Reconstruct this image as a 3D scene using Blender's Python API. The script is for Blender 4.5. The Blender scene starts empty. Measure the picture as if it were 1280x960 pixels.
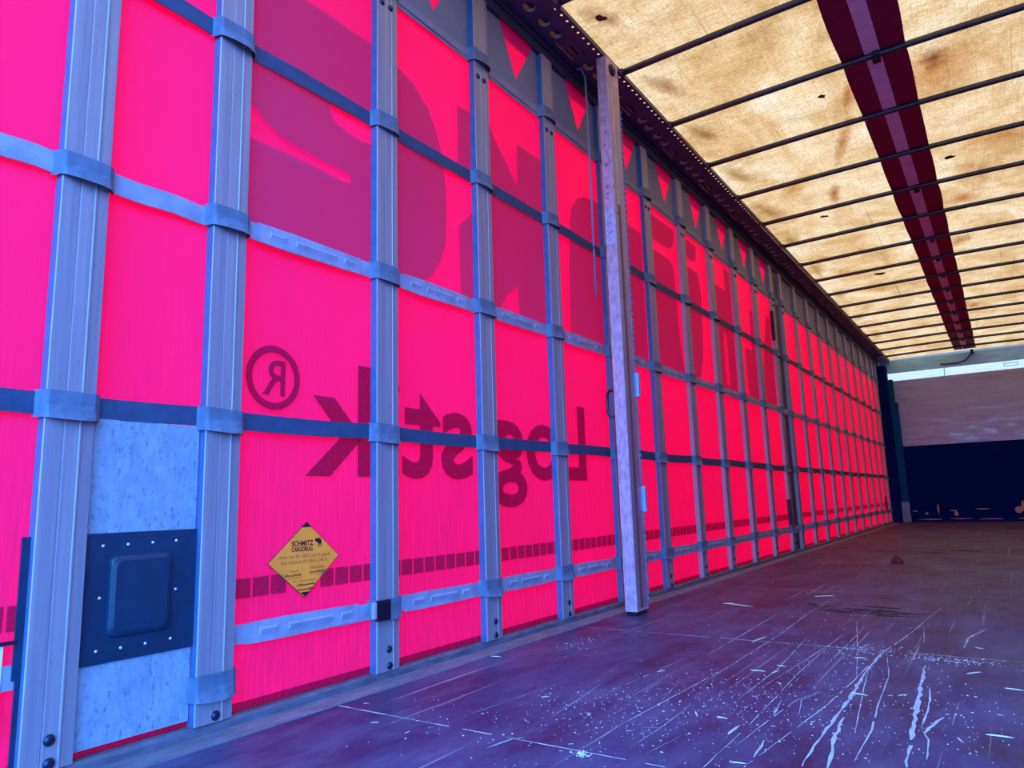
import bpy, bmesh, math, random
from mathutils import Vector, Matrix
random.seed(7)
sc = bpy.context.scene
col = sc.collection
# ------------------------------------------------------------------ camera
F_PX = 901.608
cd = bpy.data.cameras.new('camera'); cam = bpy.data.objects.new('camera', cd); col.objects.link(cam)
cd.sensor_fit = 'HORIZONTAL'; cd.sensor_width = 36.0; cd.lens = F_PX / 1280 * 36.0
cd.clip_start = 0.02; cd.clip_end = 300
RM = ((0.82596, 0.115671, 0.551733, 1.57), (0.562952, -0.117911, -0.818035, 0.0),
      (-0.029567, 0.986264, -0.162507, 0.515), (0, 0, 0, 1))
cam.matrix_world = Matrix(RM)
sc.camera = cam
# ------------------------------------------------------------------ light
SUN_DIR = Vector((0.60, -0.40, -0.74))
SUN = 4.75
SKY_UP = (0.10, 0.24, 0.55); SKY_HOR = (0.25, 0.46, 0.9); GROUND_COL = (0.16, 0.24, 0.42); SKY_STRENGTH = 0.8
REAR_SKY_BOOST = (1.2, 5.0, 14.0)   # boosted blue sky patch added behind the trailer to light the interior
w = bpy.data.worlds.new('sky'); sc.world = w; w.use_nodes = True
nt = w.node_tree; nt.nodes.clear()
tc = nt.nodes.new('ShaderNodeTexCoord'); sx = nt.nodes.new('ShaderNodeSeparateXYZ')
rp = nt.nodes.new('ShaderNodeValToRGB'); bg = nt.nodes.new('ShaderNodeBackground'); wo = nt.nodes.new('ShaderNodeOutputWorld')
mr = nt.nodes.new('ShaderNodeMapRange'); mr.inputs[1].default_value = -1; mr.inputs[2].default_value = 1
nt.links.new(tc.outputs['Generated'], sx.inputs[0]); nt.links.new(sx.outputs['Z'], mr.inputs[0])
nt.links.new(mr.outputs[0], rp.inputs[0]); nt.links.new(rp.outputs[0], bg.inputs[0]); nt.links.new(bg.outputs[0], wo.inputs[0])
e = rp.color_ramp.elements
e[0].position = 0.48; e[0].color = (*GROUND_COL, 1); e[1].position = 1.0; e[1].color = (*SKY_UP, 1)
k = e.new(0.51); k.color = (*SKY_HOR, 1)
bg.inputs[1].default_value = SKY_STRENGTH
rear = nt.nodes.new('ShaderNodeMapRange'); rear.interpolation_type = 'SMOOTHSTEP'
rear.inputs[1].default_value = 0.10; rear.inputs[2].default_value = -0.5; nt.links.new(sx.outputs['Y'], rear.inputs[0])
up = nt.nodes.new('ShaderNodeMapRange'); up.interpolation_type = 'SMOOTHSTEP'; up.inputs[1].default_value = -0.05; up.inputs[2].default_value = 0.08; nt.links.new(sx.outputs['Z'], up.inputs[0])
ml = nt.nodes.new('ShaderNodeMath'); ml.operation = 'MULTIPLY'; nt.links.new(rear.outputs[0], ml.inputs[0]); nt.links.new(up.outputs[0], ml.inputs[1])
bg2 = nt.nodes.new('ShaderNodeBackground'); bg2.inputs[0].default_value = (*REAR_SKY_BOOST, 1); hi = nt.nodes.new('ShaderNodeMapRange'); hi.interpolation_type = 'SMOOTHSTEP'; hi.inputs[1].default_value = 0.98; hi.inputs[2].default_value = 0.5; nt.links.new(sx.outputs['Z'], hi.inputs[0])
ml2 = nt.nodes.new('ShaderNodeMath'); ml2.operation = 'MULTIPLY'; nt.links.new(ml.outputs[0], ml2.inputs[0]); nt.links.new(hi.outputs[0], ml2.inputs[1]); nt.links.new(ml2.outputs[0], bg2.inputs[1])
ad = nt.nodes.new('ShaderNodeAddShader'); nt.links.new(bg.outputs[0], ad.inputs[0]); nt.links.new(bg2.outputs[0], ad.inputs[1]); nt.links.new(ad.outputs[0], wo.inputs[0])
sl = bpy.data.lights.new('sun', 'SUN'); so = bpy.data.objects.new('sun', sl); col.objects.link(so)
sl.energy = SUN; sl.angle = math.radians(0.6); sl.color = (1.0, 0.93, 0.80)
so.rotation_euler = SUN_DIR.to_track_quat('-Z', 'Y').to_euler(); so.location = (-6, 6, 9)
sc.view_settings.view_transform = 'Standard'; sc.view_settings.look = 'None'
sc.view_settings.gamma = 1.0; sc.view_settings.use_curve_mapping = False
sc.view_settings.exposure = 0.0
# ------------------------------------------------------------------ material helpers
def new_mat(name):
    m = bpy.data.materials.new(name); m.use_nodes = True
    t = m.node_tree; t.nodes.clear()
    return m, t
class NB:
    def __init__(s, t): s.t = t
    def n(s, typ, **kw):
        o = s.t.nodes.new(typ)
        for k_, v in kw.items(): setattr(o, k_, v)
        return o
    def l(s, a, b): s.t.links.new(a, b)
    def coord(s, scale=(1, 1, 1), rot=(0, 0, 0), loc=(0, 0, 0)):
        t = s.n('ShaderNodeTexCoord'); m = s.n('ShaderNodeMapping')
        m.inputs['Scale'].default_value = scale; m.inputs['Rotation'].default_value = rot; m.inputs['Location'].default_value = loc
        s.l(t.outputs['Object'], m.inputs[0]); return m.outputs[0]
    def noise(s, vec, scale, detail=4, rough=0.55, dist=0.0):
        o = s.n('ShaderNodeTexNoise'); o.inputs['Scale'].default_value = scale
        o.inputs['Detail'].default_value = detail; o.inputs['Roughness'].default_value = rough; o.inputs['Distortion'].default_value = dist
        s.l(vec, o.inputs['Vector']); return o.outputs['Fac']
    def ramp(s, fac, stops):
        o = s.n('ShaderNodeValToRGB'); els = o.color_ramp.elements
        while len(els) < len(stops): els.new(0.5)
        for e_, (p, c) in zip(els, stops):
            e_.position = p; e_.color = (*c, 1) if len(c) == 3 else c
        s.l(fac, o.inputs[0]); return o.outputs[0]
    def mix(s, fac, a, b, mode='MIX'):
        o = s.n('ShaderNodeMix', data_type='RGBA', blend_type=mode)
        for i, v in ((0, fac), (6, a), (7, b)):
            if hasattr(v, 'links'): s.l(v, o.inputs[i])
            elif i == 0: o.inputs[0].default_value = v
            else: o.inputs[i].default_value = (*v, 1)
        return o.outputs[2]
    def bump(s, h, strength=0.2, dist=0.01):
        o = s.n('ShaderNodeBump'); o.inputs['Strength'].default_value = strength; o.inputs['Distance'].default_value = dist
        s.l(h, o.inputs['Height']); return o.outputs[0]
    def out(s, sh):
        o = s.n('ShaderNodeOutputMaterial'); s.l(sh, o.inputs[0])
def pbr(name, c, rough=0.5, metal=0.0, var=0.0, vscale=6, stretch=(1, 1, 1), c2=None, bump=0.0, bscale=40, spec=0.5):
    m, t = new_mat(name); b = NB(t)
    p = b.n('ShaderNodeBsdfPrincipled'); p.inputs['Roughness'].default_value = rough; p.inputs['Metallic'].default_value = metal
    p.inputs['Specular IOR Level'].default_value = spec
    v = b.coord(stretch)
    if var > 0 or c2:
        f = b.noise(v, vscale, 5, 0.6)
        d = c2 or tuple(x * (1 - var) for x in c)
        b.l(b.ramp(f, [(0.34, d), (0.62, c)]), p.inputs['Base Color'])
    else: p.inputs['Base Color'].default_value = (*c, 1)
    if bump: b.l(b.bump(b.noise(v, bscale, 3), bump, 0.004), p.inputs['Normal'])
    b.out(p.outputs[0]); return m
def curtain_mat(name, trans, diff, k):
    m, t = new_mat(name); b = NB(t)
    v = b.coord()
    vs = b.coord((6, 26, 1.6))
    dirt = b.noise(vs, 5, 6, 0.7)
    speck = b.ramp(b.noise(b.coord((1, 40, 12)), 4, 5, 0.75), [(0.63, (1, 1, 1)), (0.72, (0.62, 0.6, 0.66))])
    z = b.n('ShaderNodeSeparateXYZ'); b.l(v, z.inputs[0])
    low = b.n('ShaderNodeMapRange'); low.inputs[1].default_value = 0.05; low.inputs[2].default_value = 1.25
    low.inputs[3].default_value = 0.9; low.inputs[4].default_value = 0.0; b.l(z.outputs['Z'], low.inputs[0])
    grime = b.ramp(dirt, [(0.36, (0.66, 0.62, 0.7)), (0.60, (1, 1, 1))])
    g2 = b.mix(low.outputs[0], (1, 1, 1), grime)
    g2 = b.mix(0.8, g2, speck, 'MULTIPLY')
    weave = b.ramp(b.noise(b.coord((1, 1, 1)), 2.2, 3), [(0.3, (0.9, 0.9, 0.9)), (0.7, (1, 1, 1))])
    g2 = b.mix(1.0, g2, weave, 'MULTIPLY')
    ct = b.mix(1.0, g2, trans, 'MULTIPLY')
    tr = b.n('ShaderNodeBsdfTranslucent'); b.l(ct, tr.inputs[0])
    p = b.n('ShaderNodeBsdfPrincipled'); p.inputs['Base Color'].default_value = (*diff, 1); p.inputs['Roughness'].default_value = 0.5
    p.inputs['Specular IOR Level'].default_value = 0.35
    mx = b.n('ShaderNodeMixShader'); mx.inputs[0].default_value = k
    b.l(tr.outputs[0], mx.inputs[1]); b.l(p.outputs[0], mx.inputs[2]); b.out(mx.outputs[0]); return m
def film_mat(name, tint, diff, k=0.08, texture=True):
    m, t = new_mat(name); b = NB(t)
    tr = b.n('ShaderNodeBsdfTransparent')
    if texture:
        f = b.noise(b.coord((1, 1, 0.6)), 320, 2)
        lo = tuple(x * 0.72 for x in tint)
        b.l(b.ramp(f, [(0.40, lo), (0.60, tint)]), tr.inputs[0])
    else: tr.inputs[0].default_value = (*tint, 1)
    d = b.n('ShaderNodeBsdfDiffuse'); d.inputs[0].default_value = (*diff, 1)
    mx = b.n('ShaderNodeMixShader'); mx.inputs[0].default_value = k
    b.l(tr.outputs[0], mx.inputs[1]); b.l(d.outputs[0], mx.inputs[2]); b.out(mx.outputs[0]); return m
def tarp_mat():
    m, t = new_mat('roof_tarp_fabric'); b = NB(t)
    big = b.noise(b.coord((1.6, 0.9, 1)), 1.5, 7, 0.68, 0.7)
    base = b.ramp(big, [(0.28, (0.60, 0.235, 0.06)), (0.42, (0.82, 0.37, 0.115)), (0.55, (0.96, 0.495, 0.19)), (0.72, (1.0, 0.625, 0.30))])
    med = b.ramp(b.noise(b.coord((1, 1.5, 1), loc=(3, 5, 0)), 4, 7, 0.75), [(0.32, (0.70, 0.60, 0.44)), (0.52, (1, 1, 1))])
    c = b.mix(0.75, base, med, 'MULTIPLY')
    grain = b.ramp(b.noise(b.coord((1, 1, 1)), 70, 6, 0.85), [(0.36, (0.58, 0.48, 0.34)), (0.58, (1, 1, 1))])
    c = b.mix(0.8, c, grain, 'MULTIPLY')
    # woven threads along and across
    w1 = b.ramp(b.noise(b.coord((4, 150, 1)), 1.6, 2), [(0.34, (0.78, 0.74, 0.66)), (0.6, (1, 1, 1))])
    w2 = b.ramp(b.noise(b.coord((150, 4, 1)), 1.6, 2), [(0.34, (0.78, 0.74, 0.66)), (0.6, (1, 1, 1))])
    c = b.mix(0.85, c, w1, 'MULTIPLY'); c = b.mix(0.6, c, w2, 'MULTIPLY')
    # fine creases, slanting
    for rot in (0.62, 0.98):
        ln = b.ramp(b.noise(b.coord((46, 0.5, 1), rot=(0, 0, rot)), 1.0, 2), [(0.27, (0.45, 0.38, 0.28)), (0.31, (1, 1, 1))])
        c = b.mix(0.45, c, ln, 'MULTIPLY')
    # rusty water stains, each at its own place
    g = b.n('ShaderNodeTexCoord')
    def blotch(c, x, y, rx, ry, rot, dark):
        mp = b.n('ShaderNodeMapping', vector_type='TEXTURE')
        mp.inputs['Location'].default_value = (x, y, 0); mp.inputs['Scale'].default_value = (rx, ry, 1); mp.inputs['Rotation'].default_value = (0, 0, rot)
        b.l(g.outputs['Object'], mp.inputs[0])
        zz = b.n('ShaderNodeSeparateXYZ'); b.l(mp.outputs[0], zz.inputs[0])
        cm = b.n('ShaderNodeCombineXYZ'); b.l(zz.outputs[0], cm.inputs[0]); b.l(zz.outputs[1], cm.inputs[1])
        ln = b.n('ShaderNodeVectorMath', operation='LENGTH'); b.l(cm.outputs[0], ln.inputs[0])
        ad = b.n('ShaderNodeMath', operation='ADD'); b.l(ln.outputs['Value'], ad.inputs[0])
        nz = b.n('ShaderNodeMath', operation='MULTIPLY_ADD'); nz.inputs[1].default_value = 1.3; nz.inputs[2].default_value = -0.65
        b.l(b.noise(b.coord(), 9, 5, 0.7), nz.inputs[0]); b.l(nz.outputs[0], ad.inputs[1])
        r = b.ramp(ad.outputs[0], [(0.05, dark), (0.55, tuple(0.5 + 0.5 * q for q in dark)), (1.0, (1, 1, 1))])
        return b.mix(1.0, c, r, 'MULTIPLY')
    for a in STAINS: c = blotch(c, *a)
    tr = b.n('ShaderNodeBsdfTranslucent'); b.l(c, tr.inputs[0])
    d = b.n('ShaderNodeBsdfDiffuse'); b.l(c, d.inputs[0])
    mx = b.n('ShaderNodeMixShader'); mx.inputs[0].default_value = 0.14
    b.l(tr.outputs[0], mx.inputs[1]); b.l(d.outputs[0], mx.inputs[2]); b.out(mx.outputs[0]); return m
RUST = (0.62, 0.40, 0.24)
STAINS = [(1.51, 4.03, 0.075, 0.15, 0.1, (0.40, 0.24, 0.20)), (1.50, 4.15, 0.24, 0.32, 0.2, (0.74, 0.50, 0.32)), (1.08, 4.15, 0.030, 0.22, 0.2, (0.72, 0.45, 0.26)), (0.96, 4.7, 0.05, 0.40, 0.28, (0.60, 0.34, 0.18)), (0.76, 5.52, 0.045, 0.26, 0.2, (0.48, 0.26, 0.14)),
          (1.55, 6.2, 0.13, 0.16, 0.5, (0.62, 0.34, 0.16)), (1.47, 7.3, 0.12, 0.22, 0.4, (0.62, 0.34, 0.16)), (1.48, 10.06, 0.10, 0.25, 0.3, (0.62, 0.34, 0.16)), (1.75, 5.2, 0.25, 0.2, 0.3, (0.80, 0.60, 0.38)),
          (0.29, 2.72, 0.06, 0.16, -0.4, (0.50, 0.34, 0.30)), (0.31, 3.42, 0.07, 0.20, -0.3, (0.44, 0.28, 0.20)), (0.30, 4.03, 0.07, 0.20, -0.3, (0.46, 0.32, 0.20)), (0.29, 4.75, 0.08, 0.26, -0.2, (0.50, 0.38, 0.22)),
          (0.28, 5.5, 0.08, 0.28, -0.2, (0.54, 0.44, 0.24)), (0.27, 6.3, 0.09, 0.3, -0.1, (0.56, 0.46, 0.24)), (0.27, 7.3, 0.09, 0.3, 0.1, (0.58, 0.48, 0.26)), (0.28, 8.4, 0.09, 0.3, 0.1, (0.6, 0.5, 0.28)), (0.28, 9.7, 0.09, 0.3, 0.1, (0.6, 0.5, 0.28)), (0.3, 11.0, 0.09, 0.4, 0.1, (0.6, 0.5, 0.28)),
          (0.55, 5.2, 0.10, 0.35, 0.5, (0.78, 0.60, 0.36)), (0.6, 6.6, 0.2, 0.25, 0.2, (0.80, 0.66, 0.42)), (0.7, 8.5, 0.25, 0.3, 0.2, (0.80, 0.66, 0.42))]
def floor_mat():
    m, t = new_mat('scuffed_plywood_floor'); b = NB(t)
    f = b.noise(b.coord((1.5, 0.8, 1)), 2.2, 6, 0.65, 0.4)
    c = b.ramp(f, [(0.30, (0.028, 0.014, 0.048)), (0.50, (0.048, 0.026, 0.088)), (0.72, (0.075, 0.046, 0.140))])
    grain = b.ramp(b.noise(b.coord((60, 3, 1)), 1.5, 4), [(0.35, (0.72, 0.70, 0.72)), (0.65, (1.1, 1.1, 1.1))])
    c = b.mix(0.7, c, grain, 'MULTIPLY')
    # worn pale patches all over the boards
    wn = b.ramp(b.noise(b.coord((2.0, 0.8, 1), loc=(7, 3, 0)), 2.0, 8, 0.74), [(0.42, (0, 0, 0)), (0.66, (0.75, 0.75, 0.75))])
    c = b.mix(wn, c, (0.095, 0.105, 0.215))
    dust = b.ramp(b.noise(b.coord((2.4, 1.0, 1), loc=(1, 2, 0)), 2.6, 8, 0.72), [(0.50, (0, 0, 0)), (0.78, (0.5, 0.5, 0.5))])
    c = b.mix(dust, c, (0.17, 0.16, 0.30))
    for rot, sc_, lo in ((0.05, 34, 0.66), (-0.06, 52, 0.68), (0.16, 24, 0.69), (-0.17, 40, 0.69)):
        s = b.ramp(b.noise(b.coord((sc_, 0.55, 1), rot=(0, 0, rot), loc=(sc_, 0, 0)), 1.0, 3, 0.6), [(lo, (0, 0, 0)), (lo + 0.05, (0.6, 0.6, 0.6))])
        c = b.mix(s, c, (0.40, 0.37, 0.42))
    sp = b.ramp(b.noise(b.coord(), 95, 2, 0.5), [(0.725, (0, 0, 0)), (0.76, (0.9, 0.9, 0.9))])
    patch = b.ramp(b.noise(b.coord((1, 0.6, 1), loc=(4, 1, 0)), 2.4, 3), [(0.42, (0, 0, 0)), (0.62, (1, 1, 1))])
    sp = b.mix(1.0, sp, patch, 'MULTIPLY')
    c = b.mix(sp, c, (0.6, 0.55, 0.55))
    p = b.n('ShaderNodeBsdfPrincipled'); b.l(c, p.inputs['Base Color'])
    b.l(b.ramp(f, [(0.3, (0.42,) * 3), (0.7, (0.62,) * 3)]), p.inputs['Roughness'])
    p.inputs['Specular IOR Level'].default_value = 0.25
    b.l(b.bump(b.noise(b.coord((3, 1, 1)), 20, 5), 0.25, 0.004), p.inputs['Normal'])
    b.out(p.outputs[0]); return m
def ply_mat():
    m, t = new_mat('plywood_headboard'); b = NB(t)
    f = b.noise(b.coord((0.9, 1, 16)), 2.2, 6, 0.6, 0.3)
    c = b.ramp(f, [(0.3, (0.25, 0.27, 0.44)), (0.5, (0.30, 0.36, 0.57)), (0.72, (0.37, 0.46, 0.72))])
    kn = b.ramp(b.noise(b.coord((2.2, 1, 9), loc=(2, 0, 1)), 2.6, 3), [(0.24, (0.35, 0.3, 0.3)), (0.30, (1, 1, 1))])
    c = b.mix(1.0, c, kn, 'MULTIPLY')
    p = b.n('ShaderNodeBsdfPrincipled'); b.l(c, p.inputs['Base Color']); b.l(b.ramp(b.noise(b.coord((1.5, 1, 5)), 3, 5, 0.7), [(0.35, (0.13,) * 3), (0.62, (0.45,) * 3)]), p.inputs['Roughness'])
    b.l(b.bump(f, 0.12, 0.01), p.inputs['Normal']); b.out(p.outputs[0]); return m
def slat_mat():
    m, t = new_mat('aluminium_slat'); b = NB(t)
    f = b.noise(b.coord((30, 30, 0.8)), 2.0, 5, 0.65)
    c = b.ramp(f, [(0.32, (0.24, 0.23, 0.31)), (0.5, (0.315, 0.275, 0.34)), (0.70, (0.375, 0.33, 0.40))])
    g = b.ramp(b.noise(b.coord((8, 8, 5)), 4, 5, 0.7), [(0.62, (1, 1, 1)), (0.72, (0.72, 0.68, 0.72))])
    c = b.mix(0.8, c, g, 'MULTIPLY')
    p = b.n('ShaderNodeBsdfPrincipled'); b.l(c, p.inputs['Base Color']); p.inputs['Metallic'].default_value = 0.3; p.inputs['Roughness'].default_value = 0.5
    b.l(b.bump(f, 0.15, 0.002), p.inputs['Normal']); b.out(p.outputs[0]); return m
def pale_sheet_mat():
    m, t = new_mat('dirty_pale_sheet'); b = NB(t)
    f = b.noise(b.coord((1, 12, 7)), 2.0, 6, 0.7)
    c = b.ramp(f, [(0.30, (0.17, 0.24, 0.34)), (0.60, (0.27, 0.36, 0.48))])
    s = b.ramp(b.noise(b.coord((1, 60, 24)), 2, 5, 0.75), [(0.56, (1, 1, 1)), (0.64, (0.3, 0.3, 0.36))])
    c = b.mix(0.8, c, s, 'MULTIPLY')
    p = b.n('ShaderNodeBsdfPrincipled'); b.l(c, p.inputs['Base Color']); p.inputs['Roughness'].default_value = 0.5; b.out(p.outputs[0]); return m
M = dict(
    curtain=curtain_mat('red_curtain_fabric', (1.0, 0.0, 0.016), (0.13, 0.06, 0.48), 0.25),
    letter=film_mat('dark_red_print', (0.56, 0.5, 0.75), (0.26, 0.14, 0.30), 0.22, False),
    script=film_mat('dark_print', (0.42, 0.5, 0.6), (0.10, 0.03, 0.10), 0.16),
    squares=film_mat('square_marking', (0.46, 0.5, 0.65), (0.12, 0.04, 0.12), 0.18),
    valance=pbr('grey_printed_band', (0.19, 0.20, 0.31), 0.6, 0, 0.2, 5),
    seam=pbr('seam_tape', (0.24, 0.23, 0.36), 0.6, 0, 0.2, 9),
    tarp=tarp_mat(), floor=floor_mat(), ply=ply_mat(), slat=slat_mat(), sheet=pale_sheet_mat(),
    slatside=pbr('blue_slat_side', (0.045, 0.13, 0.30), 0.6, 0, 0.2, 20),
    bluestrap=pbr('dark_blue_webbing', (0.028, 0.062, 0.15), 0.7, 0, 0.25, 30, bump=0.2, bscale=300),
    loop=pbr('grey_blue_webbing_loop', (0.11, 0.16, 0.26), 0.6, 0, 0.3, 25, bump=0.2, bscale=260),
    greystrap=pbr('pale_grey_webbing', (0.33, 0.34, 0.50), 0.6, 0, 0.3, 18, bump=0.2, bscale=260),
    black=pbr('black_plastic', (0.006, 0.009, 0.022), 0.35, 0, 0.3, 12),
    blackplate=pbr('black_plate', (0.002, 0.036, 0.085), 0.36, 0, 0.3, 9),
    bolt=pbr('dark_bolt', (0.03, 0.04, 0.08), 0.35, 0.7),
    rivet=pbr('bright_rivet', (0.75, 0.78, 0.85), 0.3, 0.6),
    rail=pbr('dark_roof_rail', (0.075, 0.060, 0.15), 0.5, 0.2, 0.3, 8),
    collar=pbr('pressed_hole_edge', (0.55, 0.46, 0.42), 0.5, 0.1, 0.2, 20),
    lip=pbr('dark_blue_track', (0.025, 0.035, 0.085), 0.5, 0.1, 0.2, 9),
    bow=pbr('dark_steel_bow', (0.075, 0.075, 0.10), 0.25, 0.5, 0.3, 20),
    band=pbr('dark_red_band', (0.17, 0.006, 0.070), 0.75, 0, 0.15, 12),
    tape=pbr('grey_tape', (0.58, 0.80, 1.0), 0.6, 0, 0.15, 20),
    post=pbr('scratched_steel_post', (0.64, 0.44, 0.58), 0.42, 0.15, 0.42, 9, (7, 7, 2.5), bump=0.15),
    postred=pbr('rusty_red_stripe', (0.24, 0.10, 0.15), 0.6, 0.1, 0.35, 10, (14, 14, 1.2)),
    postside=pbr('worn_steel_side', (0.42, 0.34, 0.44), 0.42, 0.4, 0.3, 9, (14, 14, 1.2)),
    bluebracket=pbr('pale_blue_bracket', (0.28, 0.40, 0.68), 0.4, 0.3, 0.2, 15),
    curb=pbr('grey_curb', (0.13, 0.135, 0.20), 0.6, 0.1, 0.45, 14, (3, 1, 3), bump=0.3),
    edge=pbr('dusty_edge_strip', (0.20, 0.19, 0.25), 0.75, 0, 0.4, 10, (3, 1, 1), bump=0.3),
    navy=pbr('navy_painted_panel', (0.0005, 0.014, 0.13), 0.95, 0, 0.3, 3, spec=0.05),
    blueposts=pbr('dark_blue_corner_post', (0.002, 0.08, 0.26), 0.6, 0.0, 0.3, 4, spec=0.1),
    beam=pbr('grey_violet_beam', (0.30, 0.70, 1.0), 0.5, 0.1, 0.25, 5, (1, 1, 4)),
    bracket=pbr('grey_bracket', (0.22, 0.24, 0.36), 0.5, 0.1, 0.2, 8),
    scuff=pbr('bare_wood_scuff', (0.42, 0.26, 0.24), 0.7),
    sticker=pbr('yellow_sticker', (1.0, 0.33, 0.05), 0.5, 0, 0.28, 14, c2=(0.85, 0.27, 0.055)),
    ink=pbr('black_ink', (0.006, 0.007, 0.02), 0.6),
    redink=pbr('dark_red_border', (0.10, 0.005, 0.03), 0.6),
    inkthin=pbr('brown_fine_print', (0.16, 0.07, 0.05), 0.6),
    label=pbr('worn_pale_label', (0.55, 0.50, 0.72), 0.5, 0, 0.2, 40),
    labelink=pbr('faded_label_ink', (0.22, 0.18, 0.35), 0.5),
    paper=pbr('white_paper', (0.8, 0.8, 0.85), 0.6),
    scratch=pbr('scraped_paint', (0.48, 0.60, 0.64), 0.7, 0, 0.25, 30),
    dust=pbr('pale_dust', (0.66, 0.64, 0.66), 0.8),
    wood=pbr('fresh_splinter', (0.72, 0.66, 0.52), 0.7, 0, 0.15, 30),
    stain=pbr('damp_stain', (0.016, 0.007, 0.013), 0.8, 0, 0.3, 12),
    leaf=pbr('dark_red_scrap', (0.16, 0.012, 0.03), 0.8, 0, 0.3, 20),
    ground=pbr('yard_asphalt', (0.22, 0.22, 0.23), 0.9, 0, 0.3, 2),
)
def sticker_mat():
    m, t = new_mat('yellow_sticker_film'); b = NB(t)
    f = b.noise(b.coord((1, 1, 1)), 14, 5, 0.6)
    c = b.ramp(f, [(0.34, (0.88, 0.50, 0.06)), (0.62, (1.0, 0.62, 0.08))])
    tr = b.n('ShaderNodeBsdfTranslucent'); tr.inputs[0].default_value = (1.0, 0.8, 0.5, 1)
    d = b.n('ShaderNodeBsdfDiffuse'); b.l(c, d.inputs[0])
    mx = b.n('ShaderNodeMixShader'); mx.inputs[0].default_value = 0.5
    b.l(tr.outputs[0], mx.inputs[1]); b.l(d.outputs[0], mx.inputs[2]); b.out(mx.outputs[0]); return m
M['sticker'] = sticker_mat()
def strip_mat():
    m, t = new_mat('translucent_white_strip'); b = NB(t)
    f = b.ramp(b.noise(b.coord((1, 1, 3)), 3, 3), [(0.3, (0.84, 0.98, 0.98)), (0.7, (0.94, 1.0, 1.0))])
    tr = b.n('ShaderNodeBsdfTranslucent'); b.l(f, tr.inputs[0]); b.out(tr.outputs[0]); return m
M['strip'] = strip_mat()
# ------------------------------------------------------------------ mesh helpers
class MB:
    def __init__(s): s.v = []; s.f = []
    def add(s, vs, fs):
        n = len(s.v); s.v += [tuple(p) for p in vs]; s.f += [tuple(i + n for i in f) for f in fs]
    def box(s, x0, x1, y0, y1, z0, z1):
        s.add([(x0, y0, z0), (x1, y0, z0), (x1, y1, z0), (x0, y1, z0), (x0, y0, z1), (x1, y0, z1), (x1, y1, z1), (x0, y1, z1)],
              [(0, 3, 2, 1), (4, 5, 6, 7), (0, 1, 5, 4), (1, 2, 6, 5), (2, 3, 7, 6), (3, 0, 4, 7)])
    def loft(s, rings, closed=True, caps=True):
        n = len(rings[0]); b = len(s.v)
        vs = [p for r in rings for p in r]; fs = []
        for i in range(len(rings) - 1):
            for j in range(n if closed else n - 1):
                a = i * n + j; c = i * n + (j + 1) % n
                fs.append((a, c, c + n, a + n))
        if caps and closed: fs += [tuple(reversed(range(n))), tuple(range((len(rings) - 1) * n, len(rings) * n))]
        s.add(vs, fs)
    def tube(s, path, r, n=10):
        rings = []
        for i, p in enumerate(path):
            p = Vector(p); a = Vector(path[max(i - 1, 0)]); c = Vector(path[min(i + 1, len(path) - 1)])
            d = (c - a).normalized(); up = Vector((0, 0, 1)) if abs(d.z) < 0.9 else Vector((0, 1, 0))
            u = d.cross(up).normalized(); v = d.cross(u).normalized()
            rings.append([p + (u * math.cos(2 * math.pi * k / n) + v * math.sin(2 * math.pi * k / n)) * r for k in range(n)])
        s.loft(rings)
    def dome(s, c, axis, r, h, n=14):
        ax = Vector(axis).normalized(); up = Vector((0, 0, 1)) if abs(ax.z) < 0.9 else Vector((1, 0, 0))
        u = ax.cross(up).normalized(); v = ax.cross(u).normalized(); c = Vector(c)
        prof = [(r, 0), (r, 0.35 * h), (0.8 * r, 0.75 * h), (0.35 * r, h)]
        s.loft([[c + ax * z + (u * math.cos(2 * math.pi * k / n) + v * math.sin(2 * math.pi * k / n)) * rr for k in range(n)] for rr, z in prof])
    def quadyz(s, x, pts): s.add([(x, y, z) for y, z in pts], [tuple(range(len(pts)))])
    def build(s, name, mat, parent=None, smooth=False, bevel=0.0, loc=None):
        me = bpy.data.meshes.new(name); me.from_pydata(s.v, [], s.f); me.validate(); me.update()
        bm = bmesh.new(); bm.from_mesh(me); bmesh.ops.recalc_face_normals(bm, faces=bm.faces[:]); bm.to_mesh(me); bm.free()
        if smooth:
            for p in me.polygons: p.use_smooth = True
        o = bpy.data.objects.new(name, me); col.objects.link(o); o.data.materials.append(mat)
        if bevel:
            bv = o.modifiers.new('bevel', 'BEVEL'); bv.width = bevel; bv.segments = 2; bv.limit_method = 'ANGLE'
        if parent: o.parent = parent
        if loc: o.location = loc
        return o
def thing(name, label, cat, loc=(0, 0, 0), group=None):
    o = bpy.data.objects.new(name, None); col.objects.link(o); o.location = loc; o.empty_display_size = 0.05
    o['label'] = label; o['category'] = cat
    if group: o['group'] = group
    return o
def tag(o, label, cat, group=None, kind=None):
    if label: o['label'] = label
    if cat: o['category'] = cat
    if group: o['group'] = group
    if kind: o['kind'] = kind
    return o
def struct(o): o['kind'] = 'structure'; return o
def fill2d(loops, extrude=0.0):
    """2D outline with holes -> (verts, faces)"""
    cu = bpy.data.curves.new('outline', 'CURVE'); cu.dimensions = '2D'; cu.fill_mode = 'BOTH'; cu.extrude = extrude
    for lp in loops:
        sp = cu.splines.new('POLY'); sp.points.add(len(lp) - 1)
        for q, (a, b_) in zip(sp.points, lp): q.co = (a, b_, 0, 1)
        sp.use_cyclic_u = True
    ob = bpy.data.objects.new('outline', cu); me = bpy.data.meshes.new_from_object(ob)
    vs = [tuple(v.co) for v in me.vertices]; fs = [tuple(p.vertices) for p in me.polygons]
    bpy.data.objects.remove(ob); bpy.data.curves.remove(cu); bpy.data.meshes.remove(me)
    return vs, fs
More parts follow.
